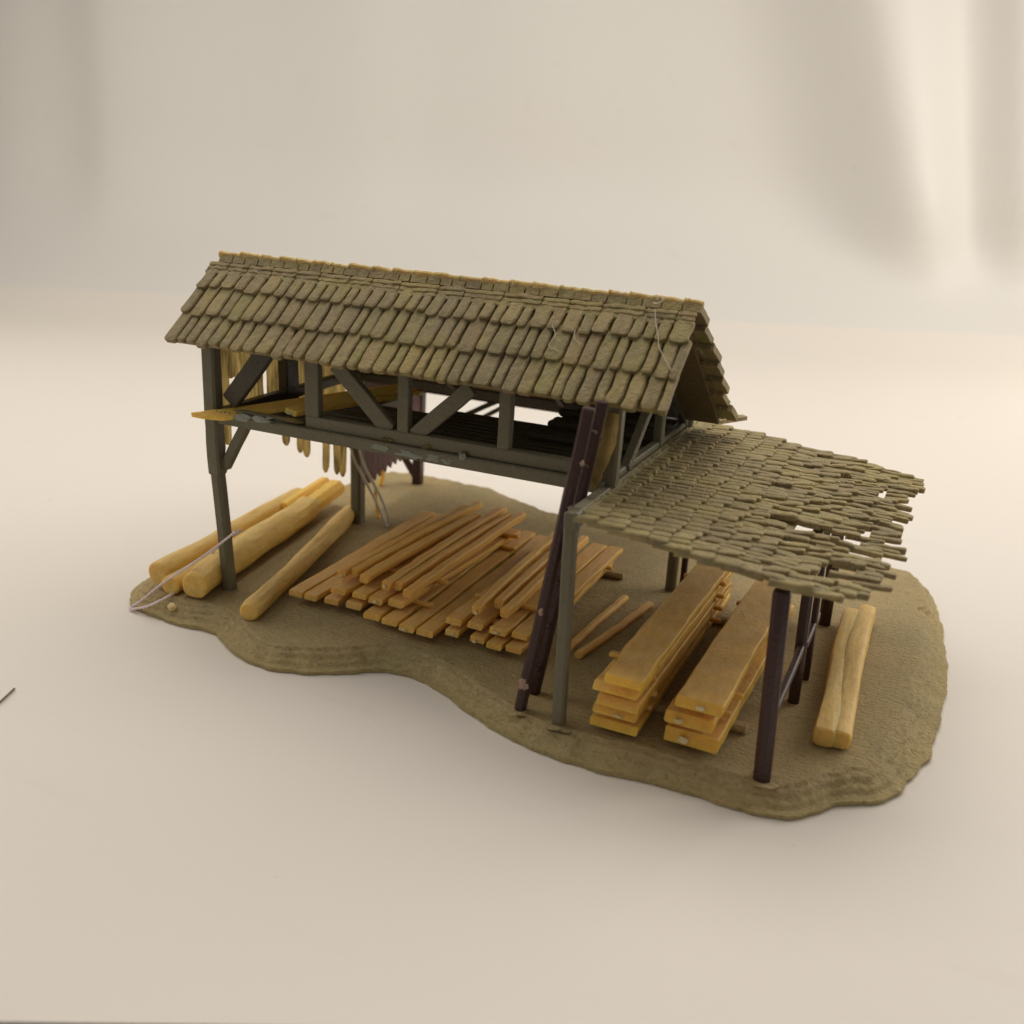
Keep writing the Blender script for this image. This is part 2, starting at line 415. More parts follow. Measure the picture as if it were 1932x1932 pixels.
# ------------------------------------------------------------------ the shed
shed = thing('lumber_shed', (0, 0, 0), 'model lumber shed with shingled gable roof, open loft and broken lean-to roof', 'model shed')
def part(name, pts, w, h, mat=M_POST, parent=shed, **kw):
    b = MB(); kw.setdefault('sub', 4); kw.setdefault('jit', .006); bar(b, pts, w, h, **kw); return build(name, b, mat, parent)
YUP = (0, 1, 0)
# corner posts
part('corner_post', [(.02, .02, -.03), (-.17, .0, 3.15)], .29, .30, up=YUP, c=.06)
part('corner_post_casing', [(-.17, .0, 2.95), (-.2, .0, 4.45), (-.2, .02, 6.5)], .36, .33, up=YUP, c=.05)
part('corner_post', [(0.02, 5.72, -.03), (0, 5.72, 5.3)], .34, .36, up=YUP, c=.06)
part('corner_post', [(9.53, 5.68, -.03), (9.52, 5.68, 4.6)], .26, .26, up=YUP, c=.06)
part('corner_post', [(9.74, 6.05, -.03), (9.74, 6.05, 3.9)], .15, .16, M_BRN, up=YUP)
part('corner_post', [(9.5, .02, 3.95), (9.55, .08, 6.5)], .3, .3, up=YUP, c=.05)
part('torn_strip', [(9.52, -.17, 5.85), (9.52, -.2, 5.3), (9.36, -.22, 4.85), (9.22, -.24, 4.35)], .30, .07, M_SID, up=YUP, jit=.02)
# front wall
part('sill_beam', [(.1, -.06, 4.37), (4.7, -.06, 4.36), (9.5, -.06, 4.36)], .34, .26, c=.03)
part('sill_rail', [(2.45, .0, 4.625), (9.5, .0, 4.635)], .24, .27, c=.02)
part('sill_rail', [(.1, .03, 4.53), (2.3, .03, 4.54)], .20, .10, c=.02, jit=.02)
for x, w in ((2.61, .36), (4.9, .27), (7.25, .27)):
    part('stud', [(x, 0, 4.74), (x, 0.02, 6.3)], w, .2, up=YUP, c=.02)
part('brace', [(4.56, .01, 4.70), (3.2, .01, 5.98)], .36, .17, up=YUP, c=.02)
part('brace', [(5.16, .01, 4.70), (6.45, .01, 5.90)], .33, .17, up=YUP, c=.02)
part('brace', [(.22, .12, 4.72), (1.35, .12, 6.1)], .42, .2, M_FLOOR, up=YUP, c=.02)
part('brace', [(.0, .08, 3.12), (.72, .08, 4.34)], .24, .2, up=YUP, c=.03)
part('wall_plate', [(-.3, .05, 6.38), (9.6, .05, 6.36)], .3, .22, M_FLOOR)
# dried glue on the sill
for x, z, r, k in ((4.45, 4.38, .24, 1), (5.15, 4.33, .34, 2), (5.75, 4.36, .2, 3), (6.05, 4.35, .12, 4), (.8, 4.49, .3, 5), (1.35, 4.53, .3, 8), (6.4, 4.5, .08, 6)):
    b = MB(); blob(b, (x, -.225, z), r, .03, .075, k); build('glue_smear', b, M_GLUE, shed)
for x, z, r, k in ((4.55, 4.545, .16, 1), (5.5, 4.53, .13, 5), (6.42, 4.55, .08, 8), (2.1, 4.60, .3, 9)):
    b = MB(); blob(b, (x, -.13, z), r, .05, .05, k); build('glue_smear', b, M_SID, shed)
# left gable
part('gable_post', [(.0, 2.6, 3.9), (0, 2.6, 6.5)], .3, .5, M_FLOOR, up=YUP)
part('tie_beam', [(0, .1, 4.42), (0, 5.7, 4.42)], .24, .26, M_FLOOR)
b = MB()
SID = [(.20, .24, 3.35, 1), (.45, .22, 3.55, 1), (.64, .26, 4.75, 2), (.93, .28, 4.0, 1), (1.2, .24, 3.9, 1), (1.45, .26, 3.95, 1), (1.7, .24, 3.8, 1), (2.12, .26, 3.7, 1), (2.4, .24, 3.5, 1),
       (2.70, .27, 3.0, 1), (3.02, .26, 3.9, 1), (3.30, .25, 2.66, 1), (3.58, .27, 2.47, 1), (3.9, .26, 3.6, 1), (4.18, .26, 3.5, 1), (4.45, .27, 1.82, 1), (4.74, .24, 3.2, 1), (4.98, .25, 1.62, 1), (5.27, .29, 1.48, 1)]
for y, w, z0, kind in SID:
    for a, z1 in ([(6.3, z0)] if kind == 1 else [(6.3, 5.12), (4.96, 4.2)]):
        rr = []
        for t, kk in ((0, 1), (.2, .97), (.4, 1.02), (.6, .95), (.8, 1.04), (.94, 1.0), (.97, .84), (.99, .58), (1, .25)):
            z = a+(z1-a)*t; q = .5*w*kk*(1+.10*noise.noise(V((y*5, z*2.2, 0)))); th = .05*(1 if kk > .6 else .6)
            wob = .03*noise.noise(V((y*3, z*1.3, 5)))
            x0 = -.19+.03*noise.noise(V((y*4, z, 9)))
            rr.append(b.ring([(x0-th, y+wob-q*.75, z), (x0-th, y+wob+q*.75, z), (x0, y+wob+q, z), (x0+th, y+wob+q*.75, z), (x0+th, y+wob-q*.75, z), (x0, y+wob-q, z)]))
        b.loft(rr)
build('gable_siding', b, M_SID, shed)
# rear frame and rear lean-to (brown)
part('beam', [(0, 5.76, 4.36), (9.5, 5.76, 4.36)], .24, .26, M_FLOOR)
part('rear_post', [(-.33, 9.83, -.03), (-.28, 9.83, 3.5)], .3, .3, M_BRN, up=YUP)
part('rear_post', [(9.3, 9.83, -.03), (9.3, 9.83, 3.5)], .3, .3, M_BRN, up=YUP) if False else None
part('beam', [(-.4, 9.83, 3.27), (9.0, 9.83, 3.27)], .24, .30, M_BRN)
part('brace', [(-.38, 9.80, .25), (-1.05, 9.80, 1.15)], .22, .16, M_BRN, up=YUP)
part('brace', [(1.3, 9.8, 2.55), (2.75, 9.8, 3.35)], .16, .14, M_FLOOR, up=YUP)
part('brace', [(1.9, 9.8, 2.55), (3.1, 9.8, 3.3)], .14, .14, M_POST, up=YUP)
part('tie_beam', [(-.08, 5.8, 3.22), (-.08, 9.8, 3.16)], .14, .16, M_FLOOR)
b = MB(); y = 5.95
while y < 9.7:
    w = .3; zt = 4.35-(y-5.8)*.22; zl = 1.12+.12*sin(y*1.7)
    rr = []
    for x in (-.26, -.18):
        rr.append(b.ring([(x, y, zt), (x, y+w-.012, zt-.05), (x, y+w-.012, zl+.16), (x, y+.55*w, zl-.12), (x, y, zl+.06)]))
    b.loft(rr); y += w
build('brown_siding', b, M_BRW, shed)
b = MB()
bar(b, [(4.3, 5.55, 4.62), (4.3, 10.15, 3.5)], 9.3, .09, c=.02, sub=2)
build('lean_to_roof', b, M_SH, shed)
# loft floor: planks along the building, rounded ends
b = MB(); y = .32
while y < 5.5:
    x0 = .12 if y < 3.5 else (4.05 if y < 4.2 else 6.5-.06*random.random())
    x1 = 9.34+random.uniform(-.06, .06)
    bar(b, [(x0, y, 4.2), (x0+.06, y, 4.205), (x1-.08, y, 4.205), (x1, y, 4.2)], .27, .14, c=.06, end=.02, jit=.008); y += .3
for y, z in ((.62, 4.36), (.95, 4.36), (3.9, 4.36), (4.25, 4.36), (4.6, 4.5), (2.7, 4.36)):
    bar(b, [(6.6, y, z), (9.4, y, z+.01)], .3, .17, c=.08, end=.05, jit=.01)
build('loft_floor', b, M_FLOOR, shed)
# right end wall and the beam that carries the lean-to
part('end_beam', [(9.5, -1.95, 4.22), (9.5, 2, 4.2), (9.5, 6.25, 4.17)], .26, .34, c=.04)
part('end_rail', [(9.45, .2, 4.46), (9.45, 5.7, 4.44)], .2, .14, c=.03)
part('stud', [(9.48, 3.35, 4.4), (9.48, 3.35, 6.1)], .2, .3, up=YUP)
part('brace', [(9.5, 1.0, 4.45), (9.5, 2.35, 5.5)], .2, .16, c=.02)
part('brace', [(9.48, 5.55, 4.4), (9.48, 3.9, 5.75)], .18, .2, M_FLOOR)
for x in (.15, 3.2, 6.3, 9.45):
    b = MB(); bar(b, [(x, -.45, 6.17), (x, 1.05, 7.54)], .18, .16, c=.02); bar(b, [(x, 1.15, 7.52), (x, 5.5, 4.47)], .18, .16, c=.02)
    build('rafter', b, M_FLOOR, shed)
# annexe posts
part('annex_post', [(9.5, -1.82, -.03), (9.49, -1.82, 2), (9.46, -1.82, 4.34)], .24, .24, up=YUP, c=.05)
part('annex_post', [(13.44, -1.78, -.03), (13.31, -1.78, 3.66)], .30, .30, M_BRN, up=YUP, c=.09)
part('annex_post', [(13.44, 1.36, -.03), (13.36, 1.36, 3.62)], .22, .24, M_BRN, up=YUP, c=.06)
part('annex_post', [(13.49, 2.5, -.03), (13.45, 2.5, 3.62)], .13, .2, M_BRN, up=YUP, c=.03)
part('annex_post', [(13.41, 5.6, -.03), (13.38, 5.6, 3.62)], .28, .28, M_BRN, up=YUP, c=.07)
part('annex_rail', [(13.43, -1.62, 1.2), (13.43, 1.25, 1.26)], .13, .2, M_BRN, c=.03)
part('annex_rail', [(13.47, 1.47, 1.27), (13.47, 3.05, 1.30)], .13, .2, M_BRN, c=.03)
part('annex_beam', [(13.34, -1.85, 3.58), (13.36, 6.1, 3.58)], .2, .14, M_BRN)
for y in (.9, 3.4, 5.9):
    part('annex_rafter', [(9.62, y, 4.10), (13.9, y, 3.56)], .16, .12, M_POST)

# shingles: a chamfered slab lying in a roof plane
def shingle(mb, O, U, D, Nn, u, v0, v1, w, th, lift, rag=.0, rnd=.5, skew=0., drop=.0):
    """O roof origin at the ridge; U along the ridge, D down the slope, Nn outward"""
    sd = random.uniform(0, 99); Lg = v1-v0; rr = []
    st = [(0, 1), (.2, 1), (.4, 1), (.6, 1), (.78, 1), (1-.18*w/max(Lg, .1)*max(1, rnd*1.6), 1), (1-.05*w/max(Lg, .1), 1-.2*rnd), (1, max(.12, 1-.5*rnd))]
    for t, k in st:
        v = v0+Lg*t; base_ = .012+lift*t-drop*t*t
        q = .5*w*k*(1+rag*noise.noise(V((sd, t*3, 0)))); wob = rag*.5*w*noise.noise(V((sd, t*2.5, 7)))+skew*t
        hh = th*(1 if k == 1 else .8)*(1+.5*rag*noise.noise(V((sd, t*4, 3))))
        P = lambda a, h: O+U*(u+wob+a)+D*v+Nn*(base_+h)
        c = min(.28*hh, .12*w)
        rr.append(mb.ring([P(-q, -th*.5), P(q, -th*.5), P(q, hh-c), P(q-c*1.3, hh), P(-q+c*1.3, hh), P(-q, hh-c)]))
    mb.loft(rr)
def slab(mb, O, U, D, Nn, u0, u1, v0, v1, th):
    rr = []
    for u in (u0, u1):
        rr.append(mb.ring([O+U*u+D*v0-Nn*th, O+U*u+D*v1-Nn*th, O+U*u+D*v1, O+U*u+D*v0]))
    mb.loft(rr)
X = V((1, 0, 0))
# front slope
O = V((-.93, 1.06, 7.65)); D = V((0, -1.74, -1.63)); SL = D.length; D.normalize(); Nn = X.cross(D).normalized()
if Nn.z < 0: Nn = -Nn
b = MB(); slab(b, O, X, D, Nn, .12, 11.5, 0.02, SL-.14, .08)
rowv = [(.30, .80), (.76, 1.58), (1.52, 2.36)]
for r_, (v0, v1) in enumerate(rowv):
    u = .0+random.uniform(0, .1)
    while u < 11.55:
        w = random.choice((.24, .27, .29, .31, .33, .36, .40))
        if u+w > 11.62: w = max(.2, 11.58-u)
        e = v1+random.uniform(-.05, .045)
        shingle(b, O, X, D, Nn, u+w/2, v0-.1, e, w-.05, .085, .095, .12 if r_ < 2 else .2, random.uniform(.45, 1.1), random.uniform(-.02, .02))
        u += w
f_roof = build('roof_slope', b, M_SH, shed); f_roof['label'] = 'olive shingled roof slope with three rows of tiles'
b = MB(); u = 0
while u < 11.5:
    w = random.uniform(.55, .95); w = min(w, 11.56-u)
    for k in range(3):
        v = .0+k*.11
        bar(b, [O+X*(u+.02)+D*(v+.06)+Nn*(.085-.012*k), O+X*(u+w*.5)+D*(v+.06+random.uniform(-.015, .015))+Nn*(.095-.012*k), O+X*(u+w+.03)+D*(v+.06+random.uniform(-.01, .02))+Nn*(.11-.012*k)], .115, .06, c=.02, up=Nn, jit=.012, sub=3)
    u += w
build('ridge_strip', b, M_SH, f_roof)
# rear slope
O2 = V((-.75, 1.16, 7.70)); D2 = V((0, 4.35, -3.12)); SL2 = D2.length; D2.normalize(); N2 = D2.cross(X).normalized()
if N2.z < 0: N2 = -N2
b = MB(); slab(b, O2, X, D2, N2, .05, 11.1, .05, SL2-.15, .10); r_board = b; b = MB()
nr = 7
for r_ in range(nr):
    v1 = SL2*(r_+1)/nr; v0 = v1-SL2/nr-.12; u = 0
    while u < 11.4:
        w = random.choice((.28, .32, .36, .40)); w = min(w, 11.5-u)
        if w < .1: break
        shingle(b, O2, X, D2, N2, u+w/2, v0, v1+random.uniform(-.04, .04), w-.03, .12, .15, .1, random.uniform(.3, .8)); u += w
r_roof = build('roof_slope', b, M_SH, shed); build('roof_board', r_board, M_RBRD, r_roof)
b = MB(); u = -.02
while u < 11.38:
    w = random.uniform(.42, .62); w = min(w, 11.46-u)
    if w < .1: break
    z0 = random.uniform(-.02, .01)
    p = lambda t, q: O2+X*(u+w*t)+V((0, .02+.02*q, .15+z0+.04*(1-t)+.012*noise.noise(V((u*3+t, 0, 2)))))
    bar(b, [p(1.02, 0), p(.6, 1), p(.2, 0), p(-.04, 0)], .10, .17, c=.03, jit=.014, sub=2, end=.02); u += w
build('ridge_cap', b, M_CAP, r_roof)

# annexe roof
O3 = V((9.55, 0, 4.25)); D3 = V((5.35, 0, -.70)); D3.normalize(); U3 = V((0, 1, 0)); N3 = D3.cross(U3)
if N3.z < 0: N3 = -N3
b = MB(); slab(b, O3+D3*.1, U3, D3, N3, -1.75, 6.05, 0, 3.35, .07)
holes = [(13.0, 1.05, .30, .24), (13.5, 1.15, .30, .2), (14.05, 1.3, .32, .17), (14.4, 1.28, .2, .12), (12.8, 5.1, .2, .14), (14.5, 4.75, .28, .14), (13.95, -.92, .3, .2), (14.15, .68, .35, .12), (14.15, -.35, .3, .12), (14.4, -.95, .3, .16)]
def edge_x(y):
    e = [(-2.1, 13.3), (-1.9, 13.9), (-1.6, 14.4), (-1.2, 14.8), (-.2, 14.82), (.45, 14.8), (1.2, 14.95), (1.7, 14.8), (2.6, 14.9), (4.2, 14.9), (5.1, 14.8), (6, 14.92), (7, 15.0)]
    for (a, xa), (c2, xc) in zip(e, e[1:]):
        if a <= y <= c2: return xa+(xc-xa)*(y-a)/(c2-a)
    return 14.4
nrow = 13; pitch = 5.35/nrow
for r_ in range(nrow):
    x1 = pitch*(r_+1)+.08; wild = r_ > 4; wf = max(.12, min(1, (r_-2)/8))
    y = -1.98+random.uniform(-.05, .08)
    ymax = 6.25+.4*min(1, r_/4)
    while y < ymax:
        w = random.uniform(.2, .31) if not wild else random.uniform(.22-.09*wf, .31-.06*wf)
        yc = y+w/2; xr = 9.55+x1; y += w
        e = x1+random.uniform(-.05, .05)*(1+1.8*wf)
        if r_ >= nrow-2: e = min(e, edge_x(yc)-9.55)+random.choice((-.28, -.15, -.05, 0, .08, .16))
        if xr > edge_x(yc)+.3: continue
        if any(abs((xr-.25-hx)/rx)**2+abs((yc-hy)/(ry*1.25))**2 < 1.25 for hx, hy, rx, ry in holes): continue
        if r_ >= nrow-1 and random.random() < .12: continue
        if wild and random.random() < .05*wf: continue
        shingle(b, O3, U3, D3, N3, yc, max(0, x1-pitch-.22), e/D3.x, w-.034, .075 if not wild else random.uniform(.05, .09), .10,
                .12+.33*wf, random.uniform(.4+.4*wf, 1.0+.8*wf), random.uniform(-.03, .03)*(1+2.2*wf), .0 if not wild else random.uniform(-.05, .05))
# splinters at the broken edge
for (x, y, ln, w) in ((14.5, 1.22, .62, .13), (14.45, .42, .55, .15), (14.6, 4.27, .45, .14), (14.65, 6.6, .4, .14), (14.6, 3.45, .45, .10), (14.3, .9, .5, .14), (14.2, -.1, .6, .17), (14.15, -1.25, .7, .17), (13.5, -1.75, .75, .2), (14.55, 5.6, .4, .07)):
    shingle(b, O3, U3, D3, N3, y, (x-9.55)/D3.x-.3, (x-9.55+ln*.7)/D3.x, w, .07, .06, .3, 1.5, random.uniform(-.1, .02))
a_roof = build('annex_roof', b, M_ANX, shed); a_roof['label'] = 'dusty shingled lean-to roof with ragged broken outer edge'
b = MB(); y = -1.7
while y < 6.3:
    w = random.uniform(.7, 1.4); w = min(w, 6.35-y)
    for k in range(3):
        bar(b, [O3+U3*(y)+D3*(.02+k*.085)+N3*.09, O3+U3*(y+w*.5)+D3*(.02+k*.085+random.uniform(-.02, .02))+N3*.1, O3+U3*(y+w)+D3*(.02+k*.085)+N3*.085], .1, .06, c=.02, up=N3, jit=.014, sub=3)
    y += w
build('roof_flashing', b, M_ANX, a_roof)
b = MB(); rr = []
for t in (0, .25, .5, .75, 1):
    c_ = V((9.75+.75*t, 6.55+1.05*t, 4.33-.02*t)); q = .34*(1-.75*t)+.04
    rr.append(b.ring([c_+V((-q*.6, q*.5, -.05)), c_+V((q*.6, -q*.5, -.05)), c_+V((q*.6, -q*.5, .05)), c_+V((-q*.6, q*.5, .05))]))
b.loft(rr); build('broken_shingle', b, M_ANX, a_roof)

# ------------------------------------------------------------------ ladder leaning at the corner
lad = thing('ladder', (8.6, -1.35, 0), 'dark brown broken ladder leaning against the shed corner, its rungs snapped off', 'ladder')
r1 = [V((8.62, -1.71, .0)), V((9.62, -1.71, 6.28))]; r2 = [V((8.60, -.97, -.0)), V((9.60, -.97, 6.25))]
for rl in (r1, r2):
    b = MB(); bar(b, rl, .23, .2, c=.06, up=YUP, sub=8, jit=.008); build('rail', b, M_BRN, lad)
for i, t in enumerate((.10, .26, .41, .55, .68, .80, .91)):
    a = r1[0].lerp(r1[1], t); c_ = r2[0].lerp(r2[1], t)
    b = MB(); bar(b, [a+V((.02, .08, 0)), a+V((.02, .18+.05*(i % 3), 0))], .1, .1, c=.03, jit=.01); build('rung_stub', b, M_BRN, lad)
    b = MB(); bar(b, [c_-V((-.02, .08, 0)), c_-V((-.02, .15+.06*((i+1) % 2), 0))], .1, .1, c=.03, jit=.01); build('rung_stub', b, M_BRN, lad)
p = r1[0].lerp(r1[1], .105)
for q, a_ in ((p+V((-.02, -.1, 0)), (.09, .04, .12, 3)), (r1[0].lerp(r1[1], .36)+V((.0, -.1, 0)), (.05, .03, .07, 5)), (r1[0].lerp(r1[1], .7)+V((.09, -.06, 0)), (.05, .05, .06, 6)), (r1[0].lerp(r1[1], .84)+V((.1, -.05, 0)), (.05, .05, .06, 9))):
    b = MB(); blob(b, q, *a_); build('paint_chip', b, M_PCHIP, lad)

# ------------------------------------------------------------------ lumber
def plank(name, a, e, w, h, label, cat, group, mat=M_WOOD, chip=False, bow=0., c=.016):
    a, e = V(a), V(e); mid = a.lerp(e, .5)+V((random.uniform(-.03, .03), 0, bow))
    pts = [a, a.lerp(mid, .5)+V((0, 0, bow*.25)), mid, mid.lerp(e, .5)+V((0, 0, bow*.25)), e]
    b = MB(); bar(b, pts, w, h, c=c, sub=4, jit=.012, end=.012, bev=(.11 if w > .6 else .06)*random.uniform(.5, 1.3))
    if chip:
        t = thing(name, a, label, cat, group); build('beam_body' if name == 'square_timber' else 'board_body', b, mat, t)
        b2 = MB(); d = (e-a).normalized()
        blob(b2, a+V((random.uniform(-.22, .15)*w, 0, h*random.uniform(-.30, -.05)))-d*(.095 if w > .6 else .05), w*(.17 if w < .6 else .11), .05, h*.26, a.x*3+a.z*7); build('broken_tip', b2, M_CHIP, t)
        return t
    o = build(name, b, mat); tag(o, label, cat, group); return o
h = .13
G1 = 'planks in the low pile under the loft, beside the thin log'
spec = [(1.89, .16, .40, 'plank at the left edge of the low pile, next to the thin log', 0),
        (2.32, .16, .38, 'bottom plank lying second from the thin log in the low pile', 0),
        (2.87, .2, .41, 'bottom plank under the left-hand yellow plank of the upper layer', 0),
        (3.44, .3, .45, 'bottom plank lying under the tan plank left of the snapped one', 0),
        (4.10, .0, .45, 'bottom plank of the low pile lying below the snapped upper plank', 0),
        (4.62, -.06, .42, 'yellow-ended bottom plank below the rightmost upper plank', 0),
        (5.12, -.14, .40, 'uncovered bottom plank with a snapped pale front corner', 1),
        (5.59, -.15, .43, 'uncovered plank at the right edge of the low pile, beside the wire-free gap', 0)]
spec[7] = (5.59, -.15, .43, 'uncovered plank at the right edge of the left pile, facing the gap', 0)
for x, y0, w, lab, ch in spec:
    plank('plank', (x, y0, .26), (x-.1+random.uniform(-.05, .05), 6.86+random.uniform(-.08, .08), .25), w-.02, h, 'dusty tan '+lab if not lab.startswith('yellow') else lab, 'plank', G1, chip=ch)
for x, y0, w, lab, ch in [(2.95, .37, .43, 'yellow upper plank at the left edge of the second layer in the left low pile', 0),
                      (3.52, .39, .42, 'tan upper plank between the yellow edge plank and the snapped one', 0),
                      (3.99, .36, .39, 'upper plank with a ragged snapped front end under the paired square timbers', 1),
                      (4.48, .46, .44, 'upper plank at the right edge of the second layer in the left low pile', 0)]:
    plank('plank', (x, y0, .49), (x+.3, 6.2+random.uniform(-.3, .3), .49), w-.02, h, lab, 'plank', G1, chip=ch)
G2 = 'square timbers on top of the left low pile'
for a, e, w, lab, ch in [((2.78, .78, .75), (3.16, 6.5, .80), .24, 'leftmost square timber on the left low pile, with a snapped pale end', 1),
                     ((3.02, .95, .77), (3.42, 6.85, .84), .17, 'square timber tucked against the right side of the snapped leftmost timber', 0),
                     ((3.38, .85, .74), (3.72, 6.04, .80), .25, 'shorter square timber alone in the middle of the left low pile top', 0),
                     ((4.06, .72, .76), (4.18, 6.8, .86), .24, 'square timber of the close pair with a chipped pale front end', 1),
                     ((4.30, .85, .75), (4.48, 6.54, .80), .19, 'square timber of the close pair, on its right-hand side', 0),
                     ((4.70, .60, .74), (4.78, 6.79, .80), .24, 'rightmost square timber on top of the left low pile', 0)]:
    plank('square_timber', a, e, w, .2, lab, 'timber', G2, M_SQ, ch, bow=.03, c=.035)
def sticker(x0, x1, y, z, lab, dy=0, group='spacer sticks between the plank layers'):
    b = MB(); bar(b, [(x0, y, z), (x1, y+dy, z)], .15, .10, c=.03, sub=4, jit=.008); tag(build('spacer_stick', b, M_WOOD), lab, 'spacer stick', group)
sticker(2.6, 5.05, 1.85, .605, 'spacer stick under the front of the left pile square timbers', .03)
sticker(2.5, 5.15, .98, .378, 'spacer stick under the second layer of the left low pile, front end showing at right')
sticker(2.7, 5.25, 5.6, .605, 'spacer stick under the far ends of the left pile square timbers')
sticker(2.6, 5.3, 5.3, .378, 'spacer stick under the far ends of the second layer in the left low pile')
G3 = 'planks in the low pile behind the ladder'
for x, y0, w, lab, ch in [(6.085, .18, .36, 'bottom plank at the left edge of the pile behind the ladder, front corner chipped', 1),
                      (6.735, .12, .37, 'bottom plank with a pale snapped end, second from left behind the ladder', 1),
                      (7.19, .06, .38, 'bottom plank just left of the ladder foot, clean cut end', 0),
                      (7.645, .1, .40, 'bottom plank at the right edge of the pile, partly hidden by the ladder', 0)]:
    plank('plank', (x, y0, .26), (x, 6.0, .26), w-.02, h, lab, 'plank', G3, chip=ch)
for x, y0, w, lab, ch in [(6.075, .3, .40, 'upper plank at the left edge of the second layer behind the ladder', 0),
                      (6.58, .33, .39, 'upper plank below the left two square timbers behind the ladder', 0),
                      (7.16, .33, .44, 'upper plank with a splintered front end left of the ladder', 1),
                      (7.64, .37, .41, 'upper plank at the right edge of the pile, running out past the ladder', 0)]:
    plank('plank', (x, y0, .49), (x+.1, 6.45, .49), w-.02, h, lab, 'plank', G3, chip=ch)
G4 = 'square timbers on the pile behind the ladder'
for a, e, lab, ch in [((6.46, .6, .75), (6.22, 5.9, .78), 'leftmost square timber on the pile behind the ladder', 1),
                  ((6.76, 1.14, .75), (6.62, 6.0, .78), 'set-back middle square timber on the pile behind the ladder', 0),
                  ((7.10, .75, .75), (6.98, 6.0, .78), 'rightmost square timber on the pile, passing behind the ladder', 0)]:
    plank('square_timber', a, e, .22, .21, lab, 'timber', G4, M_SQ, ch, bow=.02, c=.035)
sticker(5.95, 7.95, 1.6, .605, 'spacer stick under the square timbers behind the ladder')
sticker(5.95, 8.0, 5.4, .378, 'spacer stick at the far end of the pile behind the ladder')
sticker(5.9, 7.95, .95, .378, 'spacer stick at the front of the pile behind the ladder')
# two loose sticks
plank('loose_stick', (8.52, 1.1, .09), (8.72, 4.38, .09), .19, .17, 'shorter loose square stick lying on the ground next to the corner post', 'stick', 'loose sticks on the ground', M_SQ, c=.05)
plank('loose_stick', (8.84, .92, .09), (9.40, 4.32, .09), .19, .17, 'longer loose square stick on the ground, slanting towards the stack of five boards', 'stick', 'loose sticks on the ground', M_SQ, c=.05)
# the stack of five wide boards
G5 = 'wide boards in the stack of five'
ff = [(10.52, .95, -1.70, 5.5, 'lowest and widest yellow board of the stack of five'), (10.58, .88, -1.68, 5.25, 'second board up in the stack of five, with a pale broken tip'),
      (10.68, .82, -1.83, 4.9, 'middle board of the stack of five'), (10.66, .88, -1.9, 5.2, 'fourth board up in the stack of five, just under the top one'), (10.76, .72, -2.08, 5.3, 'dusty narrow top board of the stack of five')]
for i, (x, w, y0, y1, lab) in enumerate(ff):
    z = .25+.292*i
    plank('wide_board', (x+random.uniform(-.05, .05), y0, z-.02), (x+.1, y1, z-.02), w, .155, lab, 'board', G5, M_WIDE, chip=(i == 1), c=.022)
    if i < 4:
        sticker(10.12, 11.1+.06*(i % 2), -1.0+.03*i, z+.147, ['lowest', 'second', 'third', 'topmost'][i]+' spacer stick at the front of the stack of five boards', group='spacer sticks in the stack of five boards')
        sticker(10.3, 11.30, 3.6+.05*i, z+.147, ['lowest', 'second', 'third', 'topmost'][i]+' spacer stick at the far end of the stack of five boards', group='spacer sticks in the stack of five boards')
G6 = 'thick boards in the stack of three'
ff = [(12.04, 1.02, -1.55, 5.4, .28, .28, 'thick bright yellow bottom board of the stack of three'), (11.98, .92, -1.6, 5.2, .68, .19, 'middle board of the stack of three, with two pale sprue marks'), (12.13, .88, -1.62, 5.2, 1.06, .18, 'dusty top board of the stack of three, front end splintered')]
for i, (x, w, y0, y1, z, hh, lab) in enumerate(ff):
    plank('wide_board', (x, y0, z), (x+.12, y1, z), w, hh, lab, 'board', G6, M_WIDE, chip=True, c=.025)
sticker(11.6, 12.58, -.75, .527, 'lower front spacer stick in the stack of three boards', group='spacer sticks in the stack of three boards')
sticker(11.62, 12.72, -.62, .895, 'upper front spacer stick in the stack of three boards', group='spacer sticks in the stack of three boards')
sticker(11.6, 12.72, 3.7, .527, 'lower far spacer stick in the stack of three boards', group='spacer sticks in the stack of three boards')
sticker(11.6, 12.72, 3.7, .895, 'upper far spacer stick in the stack of three boards', group='spacer sticks in the stack of three boards')

# logs
def logs(name, items, label, group, loc):
    if len(items) == 1:
        b = MB(); log(b, *items[0]); o = build(name, b, M_LOG); return tag(o, label, 'log', group)
    t = thing(name, loc, label, 'log', group)
    for it in items: b = MB(); log(b, *it); build('log_half', b, M_LOG, t)
    return t
GL = 'peeled logs at the left end of the base'
logs('peeled_log', [((-1.42, -.92, .42), (-2.02, 5.75, .42), .30, .27, 1)], 'peeled log furthest left, its end hanging over the edge of the base', GL, None)
logs('peeled_log', [((-1.02, -.98, .24), (-1.75, 5.9, .24), .25, .22, 2)], 'low peeled log wedged against the right side of the outermost one', GL, None)
logs('peeled_log', [((-.28, -.92, .37), (-1.28, 5.05, .42), .36, .36, 3, .09, .25)], 'thickest peeled log, lying behind the front left corner post', GL, None)
logs('peeled_log', [((1.59, -1.18, .23), (-.30, 5.85, .23), .235, .25, 5, .12)], 'thin knobbly peeled log slanting across the ground right of the corner post', GL, None)
plank('split_log', (-1.62, 4.4, .5), (-1.82, 6.75, .62), .36, .36, 'bright yellow split log end sticking out beyond the thick log, left one', 'log', GL, M_LOFT, c=.1)
plank('split_log', (-1.12, 4.7, .45), (-1.30, 6.6, .60), .55, .48, 'wide orange split log end sticking out beyond the thick log, right one', 'log', GL, M_LOFT, c=.14)
logs('log_pair', [((14.22, -.20, .21), (14.0, 5.95, .24), .21, .20, 7, .05, .7), ((14.50, -.12, .22), (14.27, 6.3, .27), .20, .23, 8, .05, .7)], 'pair of pale logs joined side by side, at the right end of the base', None, (14.37, -.18, 0))
